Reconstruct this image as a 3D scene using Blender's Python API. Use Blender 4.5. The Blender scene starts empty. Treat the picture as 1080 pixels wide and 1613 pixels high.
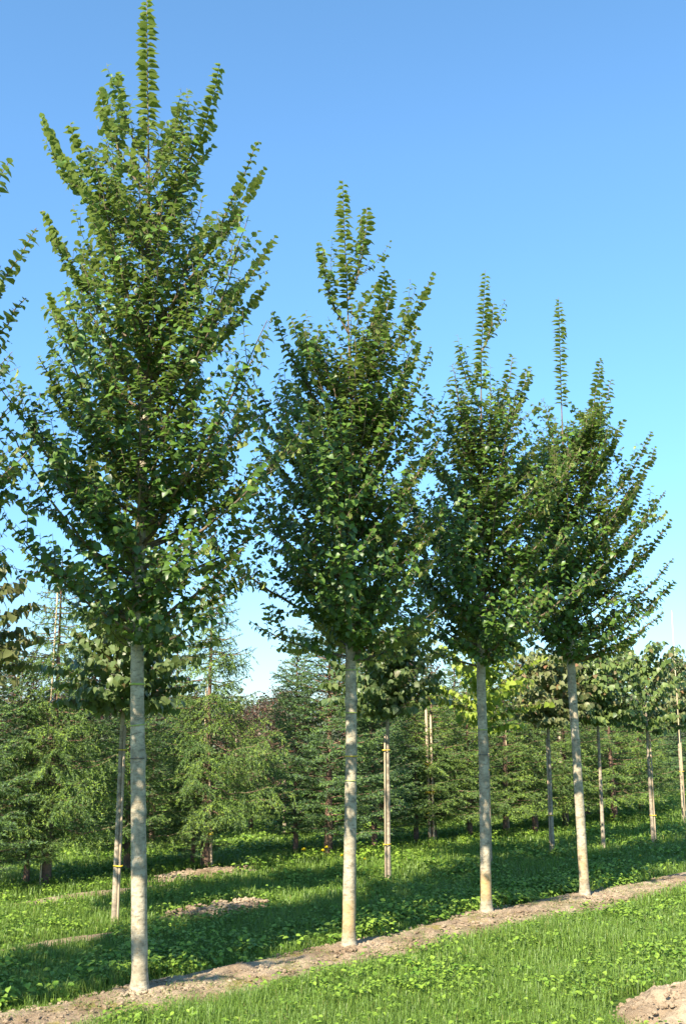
import bpy, math, random
import numpy as np
from mathutils import Vector, noise as mn

random.seed(7); rng = np.random.default_rng(7)
S = bpy.context.scene
COL = S.collection
R = math.radians
PI = math.pi

# ------------------------------------------------------------------ camera, sky, sun, exposure
F, PW, PH = 1651.0, 1080.0, 1613.0
PITCH = math.atan(334.0 / F)
CAMZ = 1.8
cam = bpy.data.cameras.new('camera'); cam_o = bpy.data.objects.new('camera', cam); COL.objects.link(cam_o)
cam.sensor_fit = 'VERTICAL'; cam.sensor_height = 36.0; cam.lens = 36.0 * F / PH
cam.clip_start = 0.1; cam.clip_end = 3000
cam_o.location = (0, 0, CAMZ); cam_o.rotation_euler = (PI / 2 + PITCH, 0, 0)
S.camera = cam_o

SUN_EL, SUN_AZ = 37.0, 211.0            # azimuth of the sun, clockwise from +Y
w = bpy.data.worlds.new('World'); S.world = w; w.use_nodes = True
nt = w.node_tree; nt.nodes.clear()
sky = nt.nodes.new('ShaderNodeTexSky'); sky.sky_type = 'NISHITA'; sky.sun_disc = False
sky.sun_elevation = R(SUN_EL); sky.sun_rotation = R(SUN_AZ)
sky.air_density = 1.0; sky.dust_density = 0.4; sky.ozone_density = 3.0; sky.altitude = 0
bg = nt.nodes.new('ShaderNodeBackground'); bg.inputs[1].default_value = 0.105
wo = nt.nodes.new('ShaderNodeOutputWorld')
tint = nt.nodes.new('ShaderNodeMix'); tint.data_type = 'RGBA'; tint.blend_type = 'MULTIPLY'; tint.inputs[0].default_value = 1
tcw = nt.nodes.new('ShaderNodeTexCoord'); sx = nt.nodes.new('ShaderNodeSeparateXYZ'); rw = nt.nodes.new('ShaderNodeValToRGB')
nt.links.new(tcw.outputs['Generated'], sx.inputs[0]); nt.links.new(sx.outputs[2], rw.inputs[0]); nt.links.new(rw.outputs[0], tint.inputs[7])
ew = rw.color_ramp.elements; ew[0].position = 0; ew[0].color = (.50, .64, .78, 1); ew[1].position = .75; ew[1].color = (.78, 1.08, 1.12, 1)
for p_, c_ in ((.12, (.55, .73, .89, 1)), (.30, (.66, .93, 1.08, 1)), (.5, (.78, 1.06, 1.14, 1))): e_ = ew.new(p_); e_.color = c_
nt.links.new(sky.outputs[0], tint.inputs[6]); nt.links.new(tint.outputs[2], bg.inputs[0]); nt.links.new(bg.outputs[0], wo.inputs[0])
sl = bpy.data.lights.new('sun', 'SUN'); sl.energy = 5.0; sl.angle = R(0.53); sl.color = (1.0, 0.91, 0.76)
so = bpy.data.objects.new('sun', sl); COL.objects.link(so)
sd = Vector((math.sin(R(SUN_AZ)) * math.cos(R(SUN_EL)), math.cos(R(SUN_AZ)) * math.cos(R(SUN_EL)), math.sin(R(SUN_EL))))
so.rotation_euler = sd.to_track_quat('Z', 'Y').to_euler(); so.location = (-6, -10, 12)
S.view_settings.view_transform = 'Standard'; S.view_settings.look = 'None'
S.view_settings.exposure = 1.45; S.view_settings.gamma = 1.0
S.render.engine = 'CYCLES'
S.cycles.max_bounces = 6; S.cycles.transparent_max_bounces = 4
S.cycles.diffuse_bounces = 3; S.cycles.transmission_bounces = 4

# ------------------------------------------------------------------ helpers
def ray(px, py):
    u, v = px - PW / 2, PH / 2 - py
    c, s = math.cos(PITCH), math.sin(PITCH)
    return Vector((u, F * c - v * s, F * s + v * c))
def ground_at(px, py):
    d = ray(px, py); t = -CAMZ / d.z
    return Vector((d.x * t, d.y * t, 0))
def at(px, py, Y):
    d = ray(px, py); t = Y / d.y
    return Vector((d.x * t, Y, CAMZ + d.z * t))

class MB:
    """collects polygons with a per-vertex float 'tone' and builds one mesh object"""
    def __init__(s): s.V = []; s.T3 = []; s.T4 = []; s.A = []; s.B = []; s.n = 0
    def add(s, V, t3=None, t4=None, tone=0.0, rnd=0.0):
        V = np.asarray(V, dtype=np.float32).reshape(-1, 3); k = len(V)
        s.V.append(V)
        if t3 is not None and len(t3): s.T3.append(np.asarray(t3, dtype=np.int32).reshape(-1, 3) + s.n)
        if t4 is not None and len(t4): s.T4.append(np.asarray(t4, dtype=np.int32).reshape(-1, 4) + s.n)
        s.A.append(np.broadcast_to(np.asarray(tone, dtype=np.float32), (k,)))
        s.B.append(np.broadcast_to(np.asarray(rnd, dtype=np.float32), (k,)))
        s.n += k
    def build(s, name, m, parent=None, smooth=True):
        V = np.concatenate(s.V)
        t3 = np.concatenate(s.T3) if s.T3 else np.zeros((0, 3), np.int32)
        t4 = np.concatenate(s.T4) if s.T4 else np.zeros((0, 4), np.int32)
        me = bpy.data.meshes.new(name)
        me.vertices.add(len(V)); me.vertices.foreach_set('co', V.ravel())
        nl = len(t3) * 3 + len(t4) * 4; me.loops.add(nl)
        me.loops.foreach_set('vertex_index', np.concatenate([t3.ravel(), t4.ravel()]).astype(np.int32))
        me.polygons.add(len(t3) + len(t4))
        st = np.concatenate([np.arange(len(t3)) * 3, len(t3) * 3 + np.arange(len(t4)) * 4]).astype(np.int32)
        me.polygons.foreach_set('loop_start', st)
        me.polygons.foreach_set('use_smooth', np.full(len(st), smooth))
        me.update(calc_edges=True)
        a = me.attributes.new('tone', 'FLOAT', 'POINT'); a.data.foreach_set('value', np.concatenate(s.A).astype(np.float32))
        b = me.attributes.new('rnd', 'FLOAT', 'POINT'); b.data.foreach_set('value', np.concatenate(s.B).astype(np.float32))
        me.materials.append(m)
        o = bpy.data.objects.new(name, me); COL.objects.link(o)
        if parent: o.parent = parent
        return o

def tag(o, label=None, cat=None, group=None, kind=None):
    if label: o['label'] = label
    if cat: o['category'] = cat
    if group: o['group'] = group
    if kind: o['kind'] = kind
    return o
def empty(name, loc, label, cat, group=None):
    o = bpy.data.objects.new(name, None); COL.objects.link(o); o.location = loc
    o.empty_display_size = 0.2
    return tag(o, label, cat, group)
def copy_tree(src, loc, rz, sc, label, group=None, mats=None):
    r = src.copy(); COL.objects.link(r); r.location = loc; r.rotation_euler = (0, 0, rz); r.scale = sc
    r['label'] = label
    if group: r['group'] = group
    for ch in list(src.children):
        c = ch.copy(); COL.objects.link(c); c.parent = r
        for g in list(ch.children):
            d = g.copy(); COL.objects.link(d); d.parent = c
    return r

def frames(P):
    """tangent + two perpendiculars along a polyline"""
    T = np.gradient(P, axis=0); T /= np.linalg.norm(T, axis=1)[:, None] + 1e-9
    ref = np.array([0.0, 1.0, 0.0]) if abs(T[0][1]) < 0.8 else np.array([1.0, 0, 0])
    U = np.cross(T, ref); U /= np.linalg.norm(U, axis=1)[:, None] + 1e-9
    W = np.cross(T, U)
    return T, U, W
def tube(mb, P, r, k=6, tone=0.0, cap=True, radf=None, rnd=0.0):
    P = np.asarray(P, dtype=float); n = len(P)
    r = np.broadcast_to(np.asarray(r, dtype=float), (n,))
    T, U, W = frames(P)
    a = np.arange(k) / k * 2 * PI
    rr = np.repeat(r[:, None], k, 1)
    if radf is not None: rr = rr * radf(P, a)
    V = P[:, None, :] + rr[:, :, None] * (np.cos(a)[None, :, None] * U[:, None, :] + np.sin(a)[None, :, None] * W[:, None, :])
    i, j = np.meshgrid(np.arange(n - 1), np.arange(k), indexing='ij'); j2 = (j + 1) % k
    q = np.stack([i * k + j, i * k + j2, (i + 1) * k + j2, (i + 1) * k + j], -1).reshape(-1, 4)
    V = V.reshape(-1, 3)
    tn = np.repeat(np.broadcast_to(np.asarray(tone, dtype=float), (n,)), k)
    t3 = []
    if cap:
        V = np.vstack([V, P[-1:] + T[-1:] * r[-1] * 0.5]); tn = np.append(tn, tn[-1])
        t3 = [[(n - 1) * k + j_, (n - 1) * k + (j_ + 1) % k, n * k] for j_ in range(k)]
    mb.add(V, t3, q, tn, rnd)
def box(mb, c, sx, sy, sz, tone=0.0):
    x, y, z = c
    V = [(x + a * sx / 2, y + b * sy / 2, z + d * sz / 2) for d in (-1, 1) for b in (-1, 1) for a in (-1, 1)]
    mb.add(V, None, [(0, 2, 3, 1), (4, 5, 7, 6), (0, 1, 5, 4), (2, 6, 7, 3), (0, 4, 6, 2), (1, 3, 7, 5)], tone)

# leaf templates: x along the leaf, y across, z up
def leaf_tpl(w1, w2, fold, droop, x1=.28, x2=.64):
    P = np.array([(0, 0, 0), (x1, -w1, fold), (x1 + .05, 0, 0), (x1, w1, fold), (x2, -w2, fold * .8), (x2 + .04, 0, 0), (x2, w2, fold * .8), (1, 0, 0)], float)
    P[:, 2] -= droop * P[:, 0] ** 2
    return P
LT3 = np.array([(0, 1, 2), (0, 2, 3), (5, 4, 7), (5, 7, 6)]); LT4 = np.array([(2, 1, 4, 5), (3, 2, 5, 6)])
TPL = leaf_tpl(.40, .34, .10, .38)
TPL_HEART = leaf_tpl(.42, .30, .06, .22, .20, .58)
TPL_WEED = leaf_tpl(.30, .34, .14, .28)
def add_leaves(mb, P, X, Z, size, tone, rnd, tpl=TPL):
    P = np.asarray(P, float); X = np.asarray(X, float); Z = np.asarray(Z, float); n = len(P)
    size = np.broadcast_to(np.asarray(size, float), (n,))
    X = X / (np.linalg.norm(X, axis=1)[:, None] + 1e-9)
    Z = Z - (Z * X).sum(1)[:, None] * X; Z /= np.linalg.norm(Z, axis=1)[:, None] + 1e-9
    Y = np.cross(Z, X)
    V = P[:, None, :] + size[:, None, None] * (tpl[None, :, 0, None] * X[:, None, :] + tpl[None, :, 1, None] * Y[:, None, :] + tpl[None, :, 2, None] * Z[:, None, :])
    off = (np.arange(n) * 8)[:, None, None]
    mb.add(V.reshape(-1, 3), (LT3[None] + off).reshape(-1, 3), (LT4[None] + off).reshape(-1, 4), np.repeat(np.broadcast_to(tone, (n,)), 8), np.repeat(np.broadcast_to(rnd, (n,)), 8))

# ------------------------------------------------------------------ materials
def mat(name):
    m = bpy.data.materials.new(name); m.use_nodes = True; t = m.node_tree
    return m, t, t.nodes['Principled BSDF'], t.nodes['Material Output']
def N(t, kind, **kw):
    n = t.nodes.new(kind)
    for k, v in kw.items(): setattr(n, k, v)
    return n
def mix(t, fac, a, b, mode='MIX'):
    n = N(t, 'ShaderNodeMix', data_type='RGBA', blend_type=mode)
    for sock, v in ((n.inputs[0], fac), (n.inputs[6], a), (n.inputs[7], b)):
        if isinstance(v, bpy.types.NodeSocket): t.links.new(v, sock)
        elif isinstance(v, (int, float)): sock.default_value = v
        else: sock.default_value = (*v, 1) if len(v) == 3 else v
    return n.outputs[2]
def ramp(t, fac, stops):
    n = N(t, 'ShaderNodeValToRGB'); t.links.new(fac, n.inputs[0]); e = n.color_ramp.elements
    while len(e) < len(stops): e.new(0.5)
    for i, (p, c) in enumerate(stops): e[i].position = p; e[i].color = (*c, 1) if len(c) == 3 else c
    return n.outputs[0]
def noise_tex(t, scale, detail=3, rough=.55, vec=None, stretch=None, coord='Object'):
    tc = N(t, 'ShaderNodeTexCoord'); v = tc.outputs[coord]
    if stretch:
        mp = N(t, 'ShaderNodeMapping'); mp.inputs['Scale'].default_value = stretch; t.links.new(v, mp.inputs[0]); v = mp.outputs[0]
    n = N(t, 'ShaderNodeTexNoise'); n.inputs['Scale'].default_value = scale; n.inputs['Detail'].default_value = detail
    n.inputs['Roughness'].default_value = rough; t.links.new(v, n.inputs['Vector'])
    return n.outputs[0]
def attr(t, name):
    n = N(t, 'ShaderNodeAttribute', attribute_name=name); return n.outputs['Fac']

def leaf_mat(name, dark, light, young, under, rough=.42, trans=.28, tcol=None, old=None):
    """leaf: random mix dark..light, towards 'young' with tone, paler on the underside, some light comes through"""
    m, t, p, out = mat(name)
    c = mix(t, attr(t, 'rnd'), dark, light)
    if old:
        c = mix(t, ramp(t, attr(t, 'rnd'), [(.90, (0, 0, 0)), (.97, (1, 1, 1))]), c, old)
    c = mix(t, attr(t, 'tone'), c, young)
    u = mix(t, attr(t, 'tone'), under, tuple(min(1, a * 1.5) for a in under))
    g = N(t, 'ShaderNodeNewGeometry')
    c2 = mix(t, g.outputs['Backfacing'], c, u)
    t.links.new(c2, p.inputs['Base Color']); p.inputs['Roughness'].default_value = rough
    p.inputs['Specular IOR Level'].default_value = .45
    tr = N(t, 'ShaderNodeBsdfTranslucent')
    c3 = mix(t, 0.5, c2, tcol or (.20, .34, .03)); t.links.new(c3, tr.inputs[0])
    ms = N(t, 'ShaderNodeMixShader'); ms.inputs[0].default_value = trans
    t.links.new(p.outputs[0], ms.inputs[1]); t.links.new(tr.outputs[0], ms.inputs[2]); t.links.new(ms.outputs[0], out.inputs[0])
    return m
M_LEAF = leaf_mat('elm_leaf', (.018, .048, .009), (.092, .165, .022), (.18, .32, .025), (.29, .34, .10), rough=.43, trans=.24, tcol=(.26, .38, .05))
M_LIME = leaf_mat('lime_leaf', (.07, .125, .03), (.16, .225, .055), (.25, .28, .08), (.13, .17, .07), rough=.45, old=(.17, .10, .05))
M_LIMED = leaf_mat('lime_leaf_dark', (.06, .105, .028), (.13, .18, .055), (.2, .23, .08), (.14, .19, .07), rough=.45, old=(.10, .07, .03))
M_LIMEY = leaf_mat('lime_leaf_yellow', (.15, .25, .02), (.29, .37, .04), (.36, .41, .05), (.28, .32, .07), rough=.5, trans=.35)
M_LIMER = leaf_mat('lime_leaf_brown', (.10, .135, .04), (.18, .205, .07), (.25, .20, .09), (.17, .16, .08), rough=.5, old=(.24, .12, .06))
M_COPPER = leaf_mat('copper_leaf', (.05, .030, .018), (.12, .055, .03), (.16, .10, .04), (.10, .06, .04), rough=.5, trans=.15, tcol=(.16, .05, .03), old=(.06, .09, .03))
M_FAR = leaf_mat('far_leaf', (.045, .06, .035), (.09, .11, .055), (.10, .12, .06), (.08, .10, .05), rough=.6, trans=.1)
M_NEEDLE = leaf_mat('spruce_needle', (.038, .11, .012), (.22, .34, .035), (.34, .41, .07), (.09, .14, .05), rough=.75, trans=.12)
M_NEEDLEB = leaf_mat('spruce_needle_blue', (.034, .10, .020), (.16, .28, .05), (.28, .39, .08), (.08, .13, .07), rough=.75, trans=.12)
M_GRASS = leaf_mat('grass_blade', (.10, .20, .022), (.27, .40, .06), (.50, .45, .19), (.13, .21, .03), rough=.5, trans=.30, tcol=(.18, .34, .03))
M_WEED = leaf_mat('weed_leaf', (.10, .21, .022), (.25, .38, .045), (.36, .44, .07), (.13, .22, .06), rough=.45, trans=.30, tcol=(.16, .32, .02))

def bark_mat(name, a, b, spot, lichen=(.44, .25, .06), band=30., bump=.5):
    m, t, p, out = mat(name)
    n1 = noise_tex(t, 9, 5, .65); c = ramp(t, n1, [(.35, a), (.65, b)])
    n2 = noise_tex(t, band, 4, .7, stretch=(.6, .6, 1.3)); c = mix(t, ramp(t, n2, [(.48, (0, 0, 0)), (.66, (1, 1, 1))]), c, tuple(x * .72 for x in a))
    n3 = noise_tex(t, 46, 3, .7); c = mix(t, ramp(t, n3, [(.60, (0, 0, 0)), (.68, (.8, .8, .8))]), c, spot)
    n4 = noise_tex(t, 17, 4, .6)
    mt = N(t, 'ShaderNodeMath', operation='MULTIPLY'); t.links.new(attr(t, 'tone'), mt.inputs[0])
    r4 = ramp(t, n4, [(.25, (.35, .35, .35)), (.6, (1, 1, 1))]); t.links.new(r4, mt.inputs[1])
    c = mix(t, mt.outputs[0], c, lichen)
    # dark knot / scar where 'rnd' is painted
    c = mix(t, attr(t, 'rnd'), c, (.035, .026, .018))
    t.links.new(c, p.inputs['Base Color']); p.inputs['Roughness'].default_value = .85
    bp = N(t, 'ShaderNodeBump'); bp.inputs['Strength'].default_value = bump; bp.inputs['Distance'].default_value = .012
    ad = mix(t, .5, n2, n3, 'ADD'); t.links.new(ad, bp.inputs['Height']); t.links.new(bp.outputs[0], p.inputs['Normal'])
    return m
M_BARK = bark_mat('smooth_grey_bark', (.24, .20, .13), (.48, .41, .285), (.30, .19, .07))
M_TWIG = bark_mat('twig_bark', (.10, .07, .045), (.22, .16, .10), (.25, .15, .06))
M_LBARK = bark_mat('lime_bark', (.22, .175, .12), (.44, .36, .25), (.30, .22, .10), band=18)
M_CBARK = bark_mat('conifer_bark', (.10, .06, .04), (.27, .16, .10), (.12, .10, .05), band=14)
def plain(name, a, b, scale=20, rough=.7, stretch=None, bump=.3):
    m, t, p, out = mat(name)
    n = noise_tex(t, scale, 5, .6, stretch=stretch); t.links.new(ramp(t, n, [(.3, a), (.7, b)]), p.inputs['Base Color'])
    p.inputs['Roughness'].default_value = rough
    bp = N(t, 'ShaderNodeBump'); bp.inputs['Strength'].default_value = bump; bp.inputs['Distance'].default_value = .01
    t.links.new(n, bp.inputs['Height']); t.links.new(bp.outputs[0], p.inputs['Normal'])
    return m
M_STAKE = plain('weathered_stake_wood', (.30, .21, .12), (.46, .36, .24), 9, .75, (6, 6, .5))
M_CANE = plain('bamboo_cane', (.36, .27, .14), (.58, .46, .28), 14, .6, (4, 4, 1))
M_TIE = plain('yellow_tie', (.52, .34, .02), (.70, .50, .03), 30, .5)
M_TIEG = plain('green_tie', (.26, .33, .06), (.36, .42, .09), 30, .5)
M_TIED = plain('dark_tie', (.05, .05, .04), (.09, .08, .06), 30, .6)
M_FLOWER = plain('yellow_petal', (.80, .62, .01), (.88, .74, .03), 40, .6)
M_STALK = plain('green_stalk', (.10, .18, .04), (.16, .25, .05), 30, .6)

def soil_mat(name, green=0.):
    m, t, p, out = mat(name)
    n1 = noise_tex(t, 2.2, 6, .62); n2 = noise_tex(t, 26, 6, .7); n3 = noise_tex(t, 90, 3, .7)
    c = ramp(t, n1, [(.3, (.18, .12, .07)), (.52, (.33, .245, .16)), (.72, (.46, .36, .24))])
    c = mix(t, ramp(t, n2, [(.52, (0, 0, 0)), (.70, (1, 1, 1))]), c, (.14, .095, .06))
    c = mix(t, ramp(t, n3, [(.60, (0, 0, 0)), (.70, (1, 1, 1))]), c, (.46, .37, .25))
    if green:
        n4 = noise_tex(t, 3.1, 5, .7); c = mix(t, ramp(t, n4, [(.53, (0, 0, 0)), (.64, (green, green, green))]), c, (.20, .17, .035))
    t.links.new(c, p.inputs['Base Color']); p.inputs['Roughness'].default_value = .95; p.inputs['Specular IOR Level'].default_value = .15
    bp = N(t, 'ShaderNodeBump'); bp.inputs['Strength'].default_value = .9; bp.inputs['Distance'].default_value = .03
    t.links.new(mix(t, .4, n2, n3), bp.inputs['Height']); t.links.new(bp.outputs[0], p.inputs['Normal'])
    return m
M_SOIL = soil_mat('bare_soil', .8); M_SOIL2 = soil_mat('dug_soil', .0)
def ground_mat():
    m, t, p, out = mat('turf')
    n1 = noise_tex(t, .8, 5, .6); n2 = noise_tex(t, 14, 6, .7)
    c = ramp(t, n1, [(.35, (.045, .095, .014)), (.65, (.075, .145, .02))])
    c = mix(t, ramp(t, n2, [(.42, (0, 0, 0)), (.62, (1, 1, 1))]), c, (.11, .16, .03))
    c = mix(t, ramp(t, n2, [(.28, (1, 1, 1)), (.38, (0, 0, 0))]), c, (.10, .08, .04))
    t.links.new(c, p.inputs['Base Color']); p.inputs['Roughness'].default_value = .9; p.inputs['Specular IOR Level'].default_value = .1
    bp = N(t, 'ShaderNodeBump'); bp.inputs['Strength'].default_value = 1; bp.inputs['Distance'].default_value = .05
    t.links.new(n2, bp.inputs['Height']); t.links.new(bp.outputs[0], p.inputs['Normal'])
    return m
M_GROUND = ground_mat()

# ------------------------------------------------------------------ layout of the rows (metres, camera at the origin looking along +Y)
ELM = [ground_at(221, 1565), ground_at(549, 1495), ground_at(766, 1445), ground_at(921, 1415)]
ROWD = (ELM[3] - ELM[0]).normalized(); ROWN = Vector((-ROWD.y, ROWD.x, 0))   # along the row, and away from the camera
def rowpt(s, d): return ELM[0] + ROWD * s + ROWN * d
def row_sd(x, y):
    rx, ry = x - ELM[0].x, y - ELM[0].y
    return rx * ROWD.x + ry * ROWD.y, rx * ROWN.x + ry * ROWN.y

def gz(x, y):
    """height of the ground"""
    z = .035 * mn.noise(Vector((x * .35, y * .35, 0))) + .015 * mn.noise(Vector((x * 1.3, y * 1.3, 3)))
    return z
def strip_h(s, d):
    """bare strip under the front row: raised berm, steeper at its far edge"""
    c = -.14; hw = .34 + .11 * mn.noise(Vector((s * .9, 5, 0))) + .05 * mn.noise(Vector((s * 2.7, 1, 0)))
    u = (d - c) / hw
    return u
def soil_mask(x, y):
    """> 0 where soil is bare"""
    s, d = row_sd(x, y)
    m = 1 - abs(strip_h(s, d))
    for (cx, cy, ra, rb) in PATCH:
        dx, dy = x - cx, y - cy
        a = dx * ROWD.x + dy * ROWD.y; b = dx * ROWN.x + dy * ROWN.y
        q = 1 - math.hypot(a / ra, b / rb) + .35 * mn.noise(Vector((x * 2.3, y * 2.3, 8)))
        m = max(m, q)
    return m
PATCH = []
def patch_px(px, py, ra, rb):
    g = ground_at(px, py); PATCH.append((g.x, g.y, ra, rb))
patch_px(345, 1437, .75, .28); patch_px(325, 1377, .95, .30); patch_px(130, 1412, 1.3, .16); patch_px(100, 1485, .8, .10)
MOUND = ground_at(1122, 1606)

# ------------------------------------------------------------------ ground, strip, mounds
def axis_coords(lo, a, b, hi, step):
    mid = list(np.arange(a, b, step)); out = []; x = a; s = step
    while x > lo: s *= 1.35; x -= s; out.append(max(x, lo))
    out = out[::-1]; x = mid[-1]; s = step; o2 = []
    while x < hi: s *= 1.35; x += s; o2.append(min(x, hi))
    return np.array(out + mid + o2)
gx = axis_coords(-900, -8, 12, 900, .16); gy = axis_coords(-300, 3, 26, 1500, .16)
XX, YY = np.meshgrid(gx, gy); ZZ = np.array([gz(x, y) if abs(x) < 60 and -30 < y < 90 else 0 for x, y in zip(XX.ravel(), YY.ravel())])
mb = MB(); nx, ny = len(gx), len(gy)
i, j = np.meshgrid(np.arange(ny - 1), np.arange(nx - 1), indexing='ij')
mb.add(np.stack([XX.ravel(), YY.ravel(), ZZ], 1), None, np.stack([i * nx + j, i * nx + j + 1, (i + 1) * nx + j + 1, (i + 1) * nx + j], -1).reshape(-1, 4))
tag(mb.build('ground', M_GROUND), kind='structure')

def fbm(x, y, z=0, o=4, f=1.):
    v = 0; a = 1
    for k in range(o): v += a * mn.noise(Vector((x * f, y * f, z + k * 7.1))); a *= .55; f *= 2.1
    return v
mb = MB(); ss = np.arange(-6.5, 8.2, .028); uu = np.linspace(-1.04, 1.04, 34); V = []
for s in ss:
    hw = .34 + .11 * mn.noise(Vector((s * .9, 5, 0))) + .05 * mn.noise(Vector((s * 2.7, 1, 0)))
    for u in uu:
        d = -.14 + hw * u; p = rowpt(s, d)
        prof = max(0, 1 - abs(u) ** 3) * (.012 + .022 * max(0, u)) - (.03 if abs(u) > 1 else 0)
        rough = (.030 * fbm(s, d, 0, 4, 6.)) * max(0, 1 - u * u)
        near = sum(math.exp(-((s - (e - ELM[0]).dot(ROWD)) ** 2 + (d - (e - ELM[0]).dot(ROWN)) ** 2) / .05) for e in ELM)
        V.append((p.x, p.y, gz(p.x, p.y) + .006 + prof + rough + near * (.008 + .03 * fbm(s, d, 3, 3, 14.))))
n, k = len(ss), len(uu); i, j = np.meshgrid(np.arange(n - 1), np.arange(k - 1), indexing='ij')
mb.add(V, None, np.stack([i * k + j, (i + 1) * k + j, (i + 1) * k + j + 1, i * k + j + 1], -1).reshape(-1, 4))
tag(mb.build('soil_strip', M_SOIL), kind='structure')

def mound(name, cx, cy, ra, rb, h, f=5.):
    mb = MB(); nr, na = 22, 72; V = [(cx, cy, gz(cx, cy) + h)]; T3 = []; T4 = []
    for i in range(1, nr + 1):
        q = i / nr
        for a_ in range(na):
            a = a_ / na * 2 * PI; rr = 1 + .22 * mn.noise(Vector((math.cos(a) * 1.6, math.sin(a) * 1.6, cx)))
            pa, pb = q * ra * rr * math.cos(a), q * rb * rr * math.sin(a)
            x = cx + ROWD.x * pa + ROWN.x * pb; y = cy + ROWD.y * pa + ROWN.y * pb
            z = gz(x, y) + h * (1 - q ** 2) ** 1.2 + .5 * h * fbm(x, y, 2, 6, f) * (1 - q ** 4) - (.03 if i == nr else 0) + .006
            V.append((x, y, z))
    for a_ in range(na): T3.append((0, 1 + a_, 1 + (a_ + 1) % na))
    for i in range(nr - 1):
        for a_ in range(na):
            b = (a_ + 1) % na; T4.append((1 + i * na + a_, 1 + (i + 1) * na + a_, 1 + (i + 1) * na + b, 1 + i * na + b))
    mb.add(V, T3, T4); return mb.build(name, M_SOIL2)
tag(mound('soil_mound', MOUND.x, MOUND.y, .64, .54, .18), 'heap of dug bare earth in the bottom right corner', 'soil mound')
for i_, (cx, cy, ra, rb) in enumerate(PATCH):
    tag(mound('soil_patch', cx, cy, ra * .9, rb * .9, (.045, .06, .02, .015)[i_], 7.), kind='structure')

# soil clods on the strip, round the trunks and on the patches
def ico():
    t = (1 + 5 ** .5) / 2
    v = np.array([(-1, t, 0), (1, t, 0), (-1, -t, 0), (1, -t, 0), (0, -1, t), (0, 1, t), (0, -1, -t), (0, 1, -t), (t, 0, -1), (t, 0, 1), (-t, 0, -1), (-t, 0, 1)], float)
    f = np.array([(0, 11, 5), (0, 5, 1), (0, 1, 7), (0, 7, 10), (0, 10, 11), (1, 5, 9), (5, 11, 4), (11, 10, 2), (10, 7, 6), (7, 1, 8), (3, 9, 4), (3, 4, 2), (3, 2, 6), (3, 6, 8), (3, 8, 9), (4, 9, 5), (2, 4, 11), (6, 2, 10), (8, 6, 7), (9, 8, 1)])
    return v / np.linalg.norm(v[0]), f
IV, IF = ico()
def clod(mb, x, y, z, r):
    j = 1 + rng.normal(0, .16, (12, 1)); sc = np.array([1, rng.uniform(.7, 1.1), rng.uniform(.5, .8)])
    a = rng.uniform(0, 6.28); c, s_ = math.cos(a), math.sin(a); v = IV * j * sc * r
    v = np.stack([v[:, 0] * c - v[:, 1] * s_, v[:, 0] * s_ + v[:, 1] * c, v[:, 2]], 1)
    mb.add(v + (x, y, z), IF)
mb = MB()
for e in ELM:
    for q in range(230):
        a = rng.uniform(0, 6.28); rr = abs(rng.normal(0, .20)) + .03; p = e + ROWD * rr * 1.5 * math.cos(a) + ROWN * min(.16, rr * math.sin(a))
        clod(mb, p.x, p.y, gz(p.x, p.y) + .022 + .012 * math.exp(-rr * rr / .03), rng.uniform(.006, .024))
for q in range(4200):
    s = rng.uniform(-3, 7.5); u = rng.uniform(-.9, .95); d = -.14 + .36 * u; p = rowpt(s, d)
    clod(mb, p.x, p.y, gz(p.x, p.y) + .018 * (1 - abs(u) ** 3) + .010, rng.choice([.004, .008, .014, .022], p=[.5, .3, .15, .05]))
for (cx, cy, ra, rb) in PATCH[:2]:
    for q in range(160):
        a = rng.uniform(0, 6.28); rr = math.sqrt(rng.uniform(0, 1)) * .8; p = Vector((cx, cy, 0)) + ROWD * ra * rr * math.cos(a) + ROWN * rb * rr * math.sin(a)
        clod(mb, p.x, p.y, gz(p.x, p.y) + .05, rng.uniform(.008, .03))
for q in range(900):
    a = rng.uniform(0, 6.28); rr = math.sqrt(rng.uniform(0, 1)); p = MOUND + ROWD * .7 * rr * math.cos(a) + ROWN * .58 * rr * math.sin(a)
    clod(mb, p.x, p.y, gz(p.x, p.y) + .20 * (1 - rr * rr) ** 1.2, rng.choice([.006, .010, .018, .028], p=[.5, .3, .15, .05]))
tag(mb.build('soil_clods', M_SOIL2, smooth=False), kind='stuff', label='crumbled lumps of dry earth along the bare strip', cat='soil')

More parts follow.
